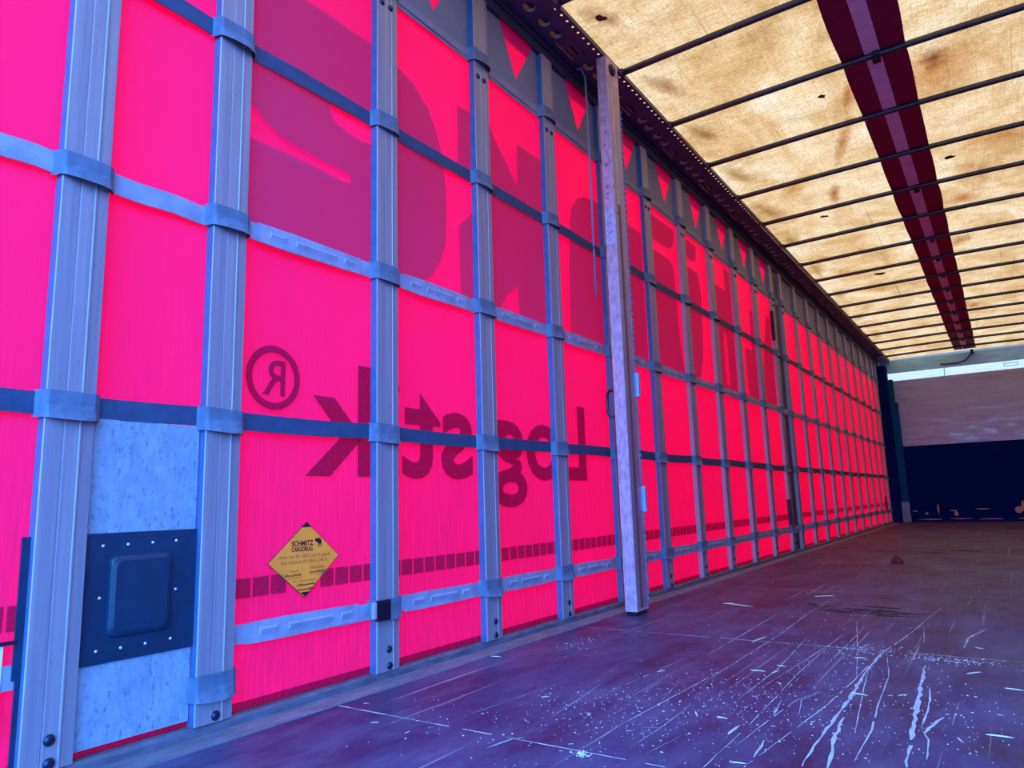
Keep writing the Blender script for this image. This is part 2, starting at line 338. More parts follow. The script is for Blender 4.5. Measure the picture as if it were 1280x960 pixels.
def text2d(body, bold=0.0, shear=0.0):
    cu = bpy.data.curves.new('text', 'FONT'); cu.body = body; cu.size = 1; cu.offset = bold; cu.resolution_u = 4; cu.shear = shear
    ob = bpy.data.objects.new('text', cu); me = bpy.data.meshes.new_from_object(ob)
    vs = [tuple(v.co) for v in me.vertices]; fs = [tuple(p.vertices) for p in me.polygons]
    bpy.data.objects.remove(ob); bpy.data.curves.remove(cu); bpy.data.meshes.remove(me)
    return vs, fs
def put_text(mb, x, body, y0, y1, z0, z1, bold=0.0, mirror=False, fit=None):
    """text on the wall plane; not mirrored = readable from inside (runs towards +y)"""
    vs, fs = text2d(body, bold)
    a0 = min(v[0] for v in vs); a1 = max(v[0] for v in vs)
    b0, b1 = fit if fit else (min(v[1] for v in vs), max(v[1] for v in vs))
    def mp(v):
        u = (v[0] - a0) / (a1 - a0); q = (v[1] - b0) / (b1 - b0)
        return (x, (y1 + (y0 - y1) * u) if mirror else (y0 + (y1 - y0) * u), z0 + (z1 - z0) * q)
    mb.add([mp(v) for v in vs], fs)
def circ(cx, cy, r, n=18, ry=None): return [(cx + r * math.cos(2 * math.pi * k / n), cy + (ry or r) * math.sin(2 * math.pi * k / n)) for k in range(n)]
def ordinal(n):
    return ['first', 'second', 'third', 'fourth', 'fifth', 'sixth', 'seventh', 'eighth', 'ninth', 'tenth', 'eleventh', 'twelfth', 'thirteenth', 'fourteenth',
            'fifteenth', 'sixteenth', 'seventeenth', 'eighteenth', 'nineteenth', 'twentieth', 'twenty-first', 'twenty-second'][n]
ZF = 0.022            # floor level
Y0, Y1 = 0.45, 13.3    # rear opening, headboard
H = 2.64
# ------------------------------------------------------------------ setting
b = MB(); b.box(-60, 60, -60, 60, -1.35, -1.25); struct(b.build('ground', M['ground']))
b = MB(); b.box(-0.03, 2.53, Y0, Y1 + 0.05, ZF - 0.10, ZF); floor = struct(b.build('floor', M['floor']))
SLATS = [0.647, 0.994, 1.556, 2.088, 2.607, 3.158, 3.70, 4.25, 4.79, 5.335, 5.885, 6.44, 6.775, 7.325, 7.875, 8.43, 8.965, 9.50, 10.06, 10.64, 11.20, 11.77, 12.31, 12.70]
SW, SD = 0.098, 0.028
def curtain_x(y, z):
    # slight belly of the cloth between the slats
    for a, c in zip([0.1] + SLATS, SLATS + [13.3]):
        if a <= y <= c:
            u = (y - a) / (c - a); return -0.004 - 0.010 * math.sin(math.pi * u) * math.sin(math.pi * min(max(z / 2.6, 0), 1))
    return -0.004
b = MB(); ys = [Y0 + (Y1 - 0.25 - Y0) * i / 260 for i in range(261)]; zs = [0.03 + 2.57 * i / 22 for i in range(23)]
b.add([(curtain_x(y, z), y, z) for y in ys for z in zs], [(i * 23 + j, (i + 1) * 23 + j, (i + 1) * 23 + j + 1, i * 23 + j + 1) for i in range(260) for j in range(22)])
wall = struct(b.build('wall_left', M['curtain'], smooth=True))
b = MB(); b.box(2.508, 2.512, Y0, Y1, 0.0, 2.62); struct(b.build('wall_right', M['curtain']))
# roof tarp: sags a little between bows
BOWS = [2.482 + 0.6435 * i for i in range(-3, 17)]
BOWS = [y for y in BOWS if y < 13.0]
def arch(x): return 0.014 * math.sin(math.pi * min(max((x - 0.2) / 2.1, 0), 1))
def tarp_z(x, y):
    u = (y - BOWS[0]) / 0.6435
    return 2.672 + arch(x) + 0.006 * abs(math.sin(math.pi * u))
b = MB(); ny, nx = 170, 14
b.add([(-0.11 + 2.76 * j / nx, Y0 + (13.34 - Y0) * i / ny, tarp_z(-0.11 + 2.76 * j / nx, Y0 + (13.34 - Y0) * i / ny)) for i in range(ny + 1) for j in range(nx + 1)],
      [(i * (nx + 1) + j, i * (nx + 1) + j + 1, (i + 1) * (nx + 1) + j + 1, (i + 1) * (nx + 1) + j) for i in range(ny) for j in range(nx)])
roof = struct(b.build('ceiling', M['tarp'], smooth=True))
def long_strip(x0, x1, dz, sag, wob, th=0.003):
    b = MB(); rings = []
    n = 170
    for i in range(n + 1):
        y = Y0 + (13.15 - Y0) * i / n; u = (y - BOWS[0]) / 0.6435; s = abs(math.sin(math.pi * u))
        w_ = wob * s * (0.6 + 0.4 * math.sin(y * 2.3)); z = tarp_z(1.26, y) - dz - sag * s
        rings.append([(x0 - w_, y, z), (x1 + w_, y, z), (x1 + w_, y, z + th), (x0 - w_, y, z + th)])
    b.loft(rings); return b
band = long_strip(1.118, 1.405, 0.007, 0.003, 0.008).build('red_band', M['band'], roof); band['label'] = 'dark red reinforcing band down the middle of the roof'
long_strip(1.225, 1.296, 0.0105, 0.003, 0.0).build('grey_tape', M['tape'], band)
# small holes and flecks in the tarp
def fleck(x, y, r, ang, seed):
    rnd = random.Random(seed); pts = []
    for k in range(9):
        a = 2 * math.pi * k / 9; q = r * (0.55 + 0.6 * rnd.random()); px, py = q * 1.1 * math.cos(a), q * 0.95 * math.sin(a)
        pts.append((x + px * math.cos(ang) - py * math.sin(ang), y + px * math.sin(ang) + py * math.cos(ang)))
    return pts
b = MB()
for x, y, r, a in [(0.285, 2.713, 0.026, 0.9), (0.30, 2.73, 0.014, 0.2), (0.969, 4.053, 0.022, 0.6), (1.501, 5.365, 0.034, 0.0), (0.616, 5.92, 0.034, 0.2), (0.749, 7.92, 0.05, 0.1)]:
    pts = fleck(x, y, r, a, int(y * 100)); zz = min(tarp_z(px, py) for px, py in pts) - 0.002
    b.add([(px, py, zz) for px, py in pts], [tuple(range(9))])
b.build('tarp_fleck', pbr('brown_tear', (0.16, 0.05, 0.035), 0.8), roof)
# front wall
b = MB(); b.box(-0.02, 2.53, Y1, Y1 + 0.06, ZF, 1.232); front = struct(b.build('wall_front', M['navy']))
b = MB(); b.box(0.20, 2.53, Y1 - 0.012, Y1 + 0.05, 1.232, 2.31); b.build('plywood_panel', M['ply'], front)
b = MB(); b.box(-0.02, 0.20, Y1 + 0.0, Y1 + 0.05, 1.232, 2.31); b.build('corner_backing', M['navy'], front)
b = MB(); b.box(0.06, 2.53, Y1 + 0.02, Y1 + 0.026, 2.31, 2.44); st = b.build('translucent_strip', M['strip'], front)
b = MB(); b.box(0.935, 0.945, Y1 + 0.012, Y1 + 0.02, 2.31, 2.44); b.build('strip_joint', M['beam'], st)
b = MB()
for q in [(1.73, 1.91, 2.405, 2.412), (1.73, 1.91, 2.362, 2.369), (1.73, 1.738, 2.362, 2.412), (1.902, 1.91, 2.362, 2.412)]: b.box(q[0], q[1], Y1 + 0.012, Y1 + 0.02, q[2], q[3])
b.build('vent_frame', M['beam'], st)
b = MB(); b.box(0.02, 2.53, Y1 - 0.05, Y1 + 0.02, 2.44, 2.645); b.build('header_beam', M['beam'], front, bevel=0.006)
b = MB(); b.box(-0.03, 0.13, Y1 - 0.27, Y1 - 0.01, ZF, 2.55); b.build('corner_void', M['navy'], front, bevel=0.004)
b = MB(); b.box(0.13, 0.235, Y1 - 0.10, Y1 - 0.013, ZF, 1.95); b.box(0.13, 0.20, Y1 - 0.10, Y1 - 0.013, 1.95, 2.33); b.build('corner_post', M['blueposts'], front, bevel=0.006)
b = MB(); b.box(0.125, 0.245, Y1 - 0.16, Y1 - 0.10, ZF, 0.345); b.build('corner_bracket', M['bracket'], front, bevel=0.006)
b = MB()
rnd = random.Random(3)
for x, z, sx_, sz_ in [(0.30, 0.17, .05, .012), (0.46, 0.13, .03, .02), (0.62, 0.2, .012, .08), (0.86, 0.13, .03, .04), (0.83, 0.17, .05, .012), (1.2, 0.19, .1, .01), (1.68, 0.17, .06, .05), (1.72, 0.24, .02, .06), (1.85, 0.12, .05, .02), (0.5, 0.04, .2, .008), (0.9, 0.045, .15, .008), (1.3, 0.04, .2, .008), (1.75, 0.042, .12, .008)]:
    pts = []
    for k in range(8):
        a = 2 * math.pi * k / 8; q = 0.6 + 0.6 * rnd.random(); pts.append((x + sx_ * q * math.cos(a), Y1 - 0.003, ZF + z + sz_ * q * math.sin(a)))
    b.add(pts, [tuple(range(8))])
b.build('kick_scuff', M['scuff'], front)
# curb and floor edge
b = MB(); rings = []
for i in range(120):
    y = Y0 + (Y1 - Y0) * i / 119; wv = 0.0025 * math.sin(y * 5.1) + 0.0015 * math.sin(y * 17)
    rings.append([(-0.03, y, 0.0), (0.029 + wv, y, 0.0), (0.027 + wv, y, 0.040 + wv), (0.020, y, 0.046), (-0.03, y, 0.046)])
b.loft(rings); struct(b.build('trim_1', M['curb']))
b = MB(); b.box(0.026, 0.105, Y0, Y1, ZF, ZF + 0.003); struct(b.build('trim_2', M['edge']))
# ------------------------------------------------------------------ curtain print and sewn band (children of the curtain wall)
XP = 0.0005
b = MB(); outer = [(Y0, 2.24), (Y0, 2.60), (Y1 - 0.25, 2.60), (Y1 - 0.25, 2.24)]
tris = []
yk = 1.873 - 0.5545 * 2
while yk < 12.9:
    t = yk
    if t > Y0 + 0.15: tris.append([(t - 0.13, 2.592), (t + 0.16, 2.592), (t, 2.338)]); yk += 0.5545
vs, fs = fill2d([outer] + tris); b.add([(XP, v[0], v[1]) for v in vs], fs)
val = b.build('grey_band', M['valance'], wall); val['label'] = 'grey band with red triangles along the curtain top'
b = MB(); rings = []
for i in range(200):
    y = Y0 + (Y1 - 0.3 - Y0) * i / 199; z = 2.235 + 0.004 * math.sin(y * 7)
    rings.append([(XP + .001, y, z), (XP + .004, y, z), (XP + .004, y, z + 0.034), (XP + .001, y, z + 0.034)])
b.loft(rings); b.build('band_seam', M['seam'], val)
def letter(loops, x=XP, mat='letter', name='letter'):
    b = MB(); vs, fs = fill2d(loops); b.add([(x, v[0], v[1]) for v in vs], fs); return b.build(name, M[mat], wall)
ZB = 1.24
letter([[(1.02, ZB), (1.02, 2.03), (1.274, 2.018), (1.362, 2.024), (1.456, 2.022), (1.548, 2.025), (1.682, 2.008), (1.762, 1.982), (1.839, 1.926), (1.889, 1.843), (1.917, 1.765), (1.933, 1.657), (1.936, 1.56), (1.928, 1.44), (1.897, 1.369), (1.851, 1.304), (1.80, 1.265), (1.74, ZB)],
        [(1.03, 1.64), (1.117, 1.596), (1.155, 1.571), (1.204, 1.549), (1.269, 1.538), (1.346, 1.533), (1.444, 1.532), (1.466, 1.527), (1.474, 1.515), (1.466, 1.502), (1.444, 1.498), (1.354, 1.503), (1.278, 1.504), (1.198, 1.504), (1.117, 1.502), (1.03, 1.502)],
        [(1.383, 1.728), (1.388, 1.70), (1.40, 1.684), (1.417, 1.675), (1.46, 1.666), (1.495, 1.662), (1.531, 1.663), (1.556, 1.670), (1.565, 1.69), (1.565, 1.735)]])
letter([[(2.012, ZB), (2.008, 1.535), (2.10, 1.62), (2.16, 1.72), (2.10, 1.73), (2.006, 1.73), (2.010, 2.02), (2.22, 2.03), (2.242, 1.995), (2.394, 1.853), (2.409, 1.843), (2.413, 1.86), (2.419, 2.03), (2.67, 2.03), (2.70, 1.98), (2.70, ZB), (2.40, ZB), (2.396, 1.399), (2.306, 1.331), (2.24, ZB)]])
letter([[(2.821, ZB), (2.835, 1.60), (2.861, 1.834), (2.88, 1.89), (2.909, 1.935), (2.95, 1.97), (3.0, 1.995), (3.11, 2.014), (3.69, 2.014), (3.69, ZB)]])
letter([[(3.78, 2.19), (3.80, 2.03), (4.10, 2.04), (4.17, 2.07), (4.205, 2.12), (4.205, 2.19)]])
letter([[(3.78, ZB), (3.78, 1.97), (4.08, 1.97), (4.14, 1.955), (4.17, 1.92), (4.187, 1.674), (4.20, 1.45), (4.24, 1.30), (4.25, ZB)]])
letter([[(4.35, 2.20), (4.35, 2.08), (4.50, 2.07), (4.58, 2.085), (4.605, 2.13), (4.605, 2.20)]])
letter([[(4.35, ZB), (4.35, 2.01), (4.62, 2.01), (4.65, 1.86), (4.63, 1.60), (4.60, 1.42), (4.52, 1.28), (4.42, ZB)]])
letter([[(4.90, ZB), (4.90, 2.02), (5.195, 2.02), (5.20, 2.20), (5.32, 2.20), (5.32, ZB)], [(5.07, 1.30), (5.07, 1.66), (5.11, 1.70), (5.15, 1.66), (5.14, 1.30)]])
letter([[(5.60, ZB), (5.60, 1.66), (5.78, 1.66), (5.80, 2.0), (5.88, 2.0), (5.88, ZB)]])
letter([[(6.00, ZB), (6.06, 1.5), (6.20, 1.8), (6.30, 2.05), (6.42, 2.05), (6.42, ZB)]])
b = MB(); put_text(b, XP, 'Logistik', 1.312, 2.912, 0.612, 0.952, 0.018, True, fit=(0.0, 0.735)); b.build('script_lettering', M['script'], wall)
b = MB(); vs, fs = fill2d([circ(1.203, 0.860, 0.086, 36), circ(1.203, 0.860, 0.067, 36)]); b.add([(XP, v[0], v[1]) for v in vs], fs)
put_text(b, XP, 'R', 1.168, 1.240, 0.812, 0.908, 0.012, True); b.build('registered_mark', M['script'], wall)
b = MB(); y = 0.46
while y < 12.9:
    if not 0.64 < y < 0.99 and not 1.262 < y + 0.024 < 1.372: b.quadyz(XP, [(y, 0.305), (y + 0.0475, 0.305), (y + 0.0475, 0.352), (y, 0.352)])
    y += 0.0535
b.build('square_marking', M['squares'], wall)
# shade along the curtain foot, laid on as a faint dark strip
b = MB(); b.quadyz(XP, [(Y0, 0.03), (Y1 - 0.3, 0.03), (Y1 - 0.3, 0.066), (Y0, 0.066)]); b.build('foot_shade', M['script'], wall)
# ------------------------------------------------------------------ roof rail (perforated) with curtain track
rail = thing('roof_rail', 'long dark perforated roof rail running along the top of the red curtain', 'rail', (0.1, Y0, 2.65))
def railz(x): return 2.640 + (x - 0.02) * 0.10
def on_rail(vs): return [(v[0] - 0.1, v[1], railz(v[0]) - 2.65 + v[2]) for v in vs]
COLLARS = []
mbp = MB(); nseg = 20; P = 0.6435
for sgm in range(-1, nseg):
    ya = 2.482 + P * (sgm - 3); yb = ya + P
    if yb < Y0 + 0.05 or ya > 13.1: continue
    yb = min(yb, 13.24)
    loops = [[(0.018, ya), (0.185, ya), (0.185, yb), (0.018, yb)]]
    k = 0
    yy = ya + 0.03
    while yy < yb - 0.02: loops.append(circ(0.167, yy, 0.0062, 8, 0.0085)); yy += 0.0507
    if yb - ya > 0.6:
        c0 = ya + 0.335   # slot group
        loops.append([(0.080, c0 - 0.045), (0.098, c0 - 0.045), (0.098, c0 + 0.03), (0.080, c0 + 0.03)])
        loops.append([(0.050, c0 - 0.12), (0.056, c0 - 0.12), (0.056, c0 + 0.055), (0.050, c0 + 0.055)])
        loops.append([(0.122, c0 - 0.07), (0.126, c0 - 0.07), (0.126, c0 + 0.03), (0.112, c0 + 0.05), (0.112, c0 + 0.045), (0.122, c0 + 0.025)])
        for cy in (0.065, 0.170, 0.485, 0.585): loops.append(circ(0.086, ya + cy, 0.026, 16, 0.034)); COLLARS.append((0.086, ya + cy, 0.0255, 0.0335))
    vs, fs = fill2d(loops, 0.001)
    mbp.add([(x, y - Y0, z) for x, y, z in on_rail(vs)], fs)
nplate = len(mbp.f)
for cx, cy, rx, ry in COLLARS:
    ring = [(cx + rx * math.cos(2 * math.pi * k / 16) - 0.1, cy + ry * math.sin(2 * math.pi * k / 16) - Y0) for k in range(16)]
    mbp.loft([[(x, y, railz(x + 0.1) - 2.65 + dz) for x, y in ring] for dz in (0.001, 0.018)], caps=False)
pl_ = mbp.build('perforated_plate', M['rail'], rail); pl_.data.materials.append(M['collar'])
for i_, p_ in enumerate(pl_.data.polygons):
    if i_ >= nplate: p_.material_index = 1
b = MB(); b.box(0.185 - 0.1, 0.190 - 0.1, 0, Y1 - 0.06 - Y0, 2.645 - 2.65, 2.668 - 2.65); b.build('inner_edge', M['rail'], rail)
b = MB(); b.box(0.008 - 0.1, 0.020 - 0.1, 0, Y1 - 0.1 - Y0, 2.555 - 2.65, 2.640 - 2.65); b.box(0.020 - 0.1, 0.032 - 0.1, 0, Y1 - 0.1 - Y0, 2.60 - 2.65, 2.612 - 2.65); b.build('curtain_track', M['lip'], rail, bevel=0.002)
b = MB(); b.box(-0.176, -0.112, -0.02, Y1 - Y0, 2.585 - 2.65, 2.64 - 2.65); b.box(-0.176, -0.094, -0.02, Y1 - Y0, 2.62 - 2.65, 2.66 - 2.65); b.build('outer_flange', M['rail'], rail)
m_, t_ = new_mat('hole_light_film'); nb_ = NB(t_); q_ = nb_.n('ShaderNodeBsdfTranslucent'); q_.inputs[0].default_value = (0.34, 0.20, 0.13, 1); nb_.out(q_.outputs[0])  # translucent tone of the added strip seen through the rail holes
b = MB(); b.box(-0.176, -0.028, 0, Y1 - 0.06 - Y0, 0.0155, 0.017); b.build('hole_light_strip', m_, rail)  # added strip above the holes so one side of each looks lit
b = MB(); b.box(-0.028, 0.042, 0, Y1 - 0.06 - Y0, 0.0135, 0.0175); b.build('hole_shade_strip', M['lip'], rail)  # added dark strip above the holes so their other side looks shaded
b = MB(); b.box(-0.04, 0.092, 12.55 - Y0, 13.24 - Y0, 2.625 - 2.65, 2.637 - 2.65); b.build('end_gusset', M['bracket'], rail, bevel=0.003)
# ------------------------------------------------------------------ roof bows
BN = [i for i in range(len(BOWS))]
first_bow = None; bow_parts = None
vis = 0
for i, y in enumerate(BOWS):
    if y < 2.2: continue
    vis += 1
    where = {1: 'nearest dark roof bow, cut off by the top edge of the photo', 2: 'second nearest roof bow, meeting the rail at the sliding post head'}.get(vis, '%s dark roof bow from the open rear, crossing under the pale tarp' % ordinal(vis - 1))
    if first_bow is None:
        o = thing('roof_bow', where, 'roof bow', (0.19, y, 2.655), 'steel bows under the roof tarp')
        m = MB(); m.tube([(2.31 * k / 24, 0, -0.003 + arch(0.19 + 2.31 * k / 24)) for k in range(25)], 0.0165, 12)
        p1 = m.build('bar', M['bow'], o, smooth=True)
        m = MB(); m.box(-0.012, 0.012, -0.018, 0.018, -0.02, 0.014); p2 = m.build('end_socket', M['rail'], o, bevel=0.003)
        m = MB(); m.tube([(1.068, 0, -0.004 + arch(1.26)), (1.10, 0, -0.004 + arch(1.26))], 0.025, 12); m.box(1.066, 1.102, -0.022, 0.022, -0.040 + arch(1.26), -0.012 + arch(1.26)); p3 = m.build('clip', M['black'], o)
        first_bow = o; bow_parts = [p1, p2, p3]
    else:
        o = first_bow.copy(); col.objects.link(o); o.location = (0.19, y, 2.655); o['label'] = where
        for pz in bow_parts:
            if pz is bow_parts[2] and vis in (4, 5, 7): continue
            q = pz.copy(); col.objects.link(q); q.parent = o
# ------------------------------------------------------------------ curtain slats
def slat_profile():
    # (x depth, y width), near edge first; grooves and a raised rib
    return [(0.001, 0.0), (0.026, 0.0), (0.028, 0.002), (0.028, 0.035), (0.0274, 0.036), (0.0274, 0.038), (0.0279, 0.040), (0.028, 0.066), (0.0296, 0.0675), (0.0296, 0.0705),
            (0.0262, 0.073), (0.0252, 0.096), (0.022, SW), (0.001, SW)]
def slat_body(y_base):
    b = MB(); n = 7
    b.loft([[(x, y_, z) for x, y_ in slat_profile()] for z in (0.0, 2.55 - 0.046)])
    return b
sb = slat_body(0)
SL_LABEL = ['broad pale blue aluminium slat left of the black plate, nearest the camera', 'aluminium slat between the black plate and the yellow diamond sticker', 'aluminium slat just right of the yellow diamond sticker, through the lettering k and t',
            'aluminium slat crossing the mirrored lettering between s and g', 'aluminium slat crossing the letter o, last one before the sliding post', 'aluminium slat mostly hidden behind the sliding post', 'aluminium slat right beside the sliding post, on its far side']
GR = 'vertical slats of the red curtain'
slat0 = None
for i, y in enumerate(SLATS):
    if i < len(SL_LABEL): lb = SL_LABEL[i]
    elif i == 11: lb = 'left aluminium slat of the close pair with black clamps'
    elif i == 12: lb = 'right bluish aluminium slat of the close pair halfway along'
    elif i == len(SLATS) - 1: lb = 'last aluminium slat before the dark front corner'
    elif i > 12: lb = '%s aluminium slat past the close pair, towards the headboard' % ordinal(i - 13)
    else: lb = '%s aluminium slat past the sliding post, before the close pair' % ordinal(i - 6)
    if slat0 is None:
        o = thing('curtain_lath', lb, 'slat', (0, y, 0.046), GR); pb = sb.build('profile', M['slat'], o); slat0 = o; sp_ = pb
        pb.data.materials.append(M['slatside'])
        for p_ in pb.data.polygons: p_.material_index = 1 if p_.normal.y < -0.8 else 0  # near side faces of the first slats get a darker blue
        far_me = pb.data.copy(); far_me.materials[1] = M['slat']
        m = MB(); m.dome((0.0275, 0.0, 0.0), (1, 0, 0), 0.0108, 0.007); bolt0 = m.build('bolt', M['bolt'], o, smooth=True); bolt0.location = (0, 0.05, 0.055)
        q = bolt0.copy(); col.objects.link(q); q.parent = o; q.location = (0, 0.052, 0.013)
        for dy in (0.022, 0.062):
            q = bolt0.copy(); col.objects.link(q); q.parent = o; q.location = (0, dy, 2.134)
    else:
        o = slat0.copy(); col.objects.link(o); o.location = (0, y, 0.046); o['label'] = lb
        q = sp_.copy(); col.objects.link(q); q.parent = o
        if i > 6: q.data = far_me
        if i < 13:
            for lc in ((0, 0.05, 0.060), (0, 0.052, 0.014), (0, 0.022, 2.134), (0, 0.062, 2.134)):
                q = bolt0.copy(); col.objects.link(q); q.parent = o; q.location = lc
        if i in (11,):
            for za_, zb_ in ((0.215, 0.43), (1.81, 2.07)):
                m = MB(); m.box(0.010, 0.040, -0.030, -0.0005, za_, zb_); c_ = m.build('clamp', M['black'], o, bevel=0.002); c_['label'] = 'black clamp'
            m = MB(); m.box(-0.0025, 0.002, 0.11, 0.33, 0.0, 2.45); c_ = m.build('back_plate', M['lip'], o)
        if i in (22,):
            m = MB(); m.box(0.010, 0.036, -0.05, -0.0005, 0.215, 0.40); m.build('clamp', M['black'], o)
# ------------------------------------------------------------------ webbing straps with loops over the slats
def strap(name_label, zc, hw, mat, bays_skip, loopz, tabs, group='straps across the red curtain', loopskip=(), seed=1, droop=None, body=True):
    rnd = random.Random(seed)
    o = thing('webbing_strap', name_label, 'strap', (0, SLATS[0], zc), group)
    oy, oz = SLATS[0], zc
    ends = [Y0] + SLATS + [Y1 - 0.3]
    # woven band, one run, passing behind each loop
    if body:
        b = MB()
        for i in range(len(ends) - 1):
            if i in bays_skip:
                b.build('band', M[mat], o); b = MB(); continue
            a = ends[i] + (SW - 0.012 if i else 0); c = ends[i + 1] + 0.006
            dz0, dz1, sag = rnd.uniform(-.004, .004), rnd.uniform(-.004, .004), rnd.uniform(-.004, .003)
            rings = []
            n = 9
            for k in range(n):
                u = k / (n - 1); y_ = a + (c - a) * u - oy; z_ = dz0 * (1 - u) + dz1 * u + sag * math.sin(math.pi * u) + (0.0015 * math.sin(11 * u + i) if tabs else 0)
                x_ = 0.003 + 0.003 * math.sin(math.pi * u)
                rings.append([(x_, y_, z_ - hw), (x_ + .0028, y_, z_ - hw), (x_ + .0028, y_, z_ + hw), (x_, y_, z_ + hw)])
            b.loft(rings)
        b.build('band', M[mat], o)
        if tabs:
            for i in range(len(ends) - 1):
                if i in bays_skip or i > 15 or i < 2: continue
                a = ends[i] + SW; c = ends[i + 1]; L = c - a
                m = MB(); y0_, y1_ = a + 0.09 * L - oy, a + 0.88 * L - oy; wv = rnd.uniform(0.001, .003)
                lo, hi = -hw - 0.002, hw + 0.002
                pts = [(y0_, lo), (y0_ + .2 * L, lo - wv), (y1_ - .1 * L, lo), (y1_, lo + .001), (y1_, hi - .001), (y1_ - .2 * L, hi), (y0_ + .25 * L, hi + wv), (y0_, hi)]
                cut = [[(a + L * p - oy, q) for p, q in [(s0, -.011), (s1, -.013), (s1, .010), (s0, .010)]] for s0, s1 in ((0.17, 0.29), (0.36, 0.68), (0.74, 0.83))]
                vs, fs = fill2d([pts], 0.0022); m.add([(0.0085 + v[2], v[0], v[1]) for v in vs], fs)
                tb = m.build('reinforcing_tab', M[mat], o, bevel=0.0012)
                m = MB()
                for cq in cut:
                    (ya_, za_), (yb_, _), (_, zb_), _ = cq
                    m.add([(0.0108, ya_, za_), (0.0108, yb_, za_ - .001), (0.0148, yb_ - .004, zb_ - .006), (0.0148, ya_ + .004, zb_ - .006), (0.0108, yb_, zb_), (0.0108, ya_, zb_)],
                          [(0, 1, 2, 3), (3, 2, 4, 5), (0, 3, 5), (1, 4, 2)])
                m.build('raised_pocket', M['loop'] if False else M[mat], tb)
    lz = loopz
    for i, ys_ in enumerate(SLATS):
        if i in loopskip: continue
        m = MB(); hh = 0.0275; tilt = rnd.uniform(-.004, .004); flare = rnd.uniform(0.010, 0.020); dz = rnd.uniform(-.003, .003) + (droop or {}).get(i, 0)
        path = [(0.004, -0.012), (0.014, -0.007), (0.028, -0.004), (0.0315, 0.004), (0.033, 0.03), (0.0345, 0.065), (0.033, 0.092), (0.024, 0.105), (0.012, 0.108), (0.004, 0.112)]
        rings = []
        for s_ in (-1.0, -0.5, 0.0, 0.5, 1.0):
            fl = flare * max(0, -s_) ** 1.5
            ring = []
            prof = []
            for (x_, y_) in path:
                bel = math.sin(math.pi * min(max((y_ + .012) / .124, 0), 1))
                prof.append((x_ + 0.0005 + fl * bel, y_, tilt * (y_ / .1) + s_ * hh - (0.004 * bel if s_ < 0 else 0) + dz + lz - zc))
            rings.append(prof)
        # thickness
        outer_ = rings; inner_ = [[(x_ - 0.0022, y_, z_) for x_, y_, z_ in r] for r in rings]
        n = len(path); vs_ = []; fs_ = []
        for r in outer_: vs_ += [(x_, y_ + ys_ - oy, z_) for x_, y_, z_ in r]
        nb = len(vs_)
        for r in inner_: vs_ += [(x_, y_ + ys_ - oy, z_) for x_, y_, z_ in r]
        for r in range(4):
            for k in range(n - 1):
                a = r * n + k; fs_.append((a, a + 1, a + 1 + n, a + n)); fs_.append((nb + a, nb + a + n, nb + a + n + 1, nb + a + 1))
        for k in range(n - 1):
            fs_.append((k, nb + k, nb + k + 1, k + 1)); a = 4 * n + k; fs_.append((a, a + 1, nb + a + 1, nb + a))
        for r in range(4):
            a = r * n; fs_.append((a, a + n, nb + a + n, nb + a)); a = r * n + n - 1; fs_.append((a, nb + a, nb + a + n, a + n))
        m.add(vs_, fs_); m.build('loop', M['loop'], o)
    return o
strap('topmost row of webbing loops along the lower edge of the grey band', 2.268, 0.016, 'seam', (), 2.268, False, seed=4, body=True)
strap('plain dark blue webbing strap crossing the big dark red letters', 1.752, 0.0235, 'bluestrap', (), 1.752, False, seed=5)
strap('pale webbing strap with stitched tabs, directly below the big dark red letters', 1.242, 0.0235, 'greystrap', (), 1.243, True, seed=6)
strap('plain dark blue webbing strap running through the mirrored lettering', 0.740, 0.0225, 'bluestrap', (), 0.735, False, seed=7)
s1 = strap('lowest pale webbing strap with stitched tabs, below the yellow diamond sticker', 0.222, 0.0225, 'greystrap', (1,), 0.225, True, seed=8, loopskip=(0,), droop={1: -0.10})
m = MB(); m.box(0.034, 0.046, SLATS[2] - 0.014 - SLATS[0], SLATS[2] + 0.040 - SLATS[0], -0.030, 0.027); q = m.build('buckle', M['black'], s1, bevel=0.002); q['label'] = 'dark buckle'
m = MB(); m.box(0.034, 0.046, SLATS[2] - 0.030 - SLATS[0], SLATS[2] - 0.016 - SLATS[0], -0.022, 0.024); q = m.build('strap_end', M['greystrap'], s1, bevel=0.003)
# ------------------------------------------------------------------ access panel (pale sheet with black plate)
ap = thing('access_panel', 'pale dirty sheet with riveted black plate between the two leftmost slats', 'panel', (0.004, 0.87, 0.06))
m = MB(); m.box(0.0, 0.004, -0.122, 0.121, 0.0, 0.655); m.build('sheet', M['sheet'], ap)
m = MB(); m.box(0.004, 0.009, -0.122, 0.122, 0.158, 0.418); bp = m.build('black_plate', M['blackplate'], ap, bevel=0.001)
m = MB(); m.loft([[(0.004, y_, z_), (0.009, y_, z_), (0.009, -0.2245, z_), (0.004, -0.2245, z_)] for y_, z_ in ((-0.232, -0.01), (-0.232, 0.157), (-0.238, 0.158), (-0.238, 0.418))]); m.build('plate_edge', M['blackplate'], ap)
def rrect(y0, y1, z0, z1, r, n=5):
    pts = []
    for cy, cz, a0 in ((y1 - r, z1 - r, 0), (y0 + r, z1 - r, 90), (y0 + r, z0 + r, 180), (y1 - r, z0 + r, 270)):
        for k in range(n + 1):
            a = math.radians(a0 + 90 * k / n); pts.append((cy + r * math.cos(a), cz + r * math.sin(a)))
    return pts
m = MB(); R_ = [rrect(-0.075 + d, 0.062 - d, 0.205 + d, 0.372 - d, 0.016) for d in (0, 0.003, 0.012, 0.016)]
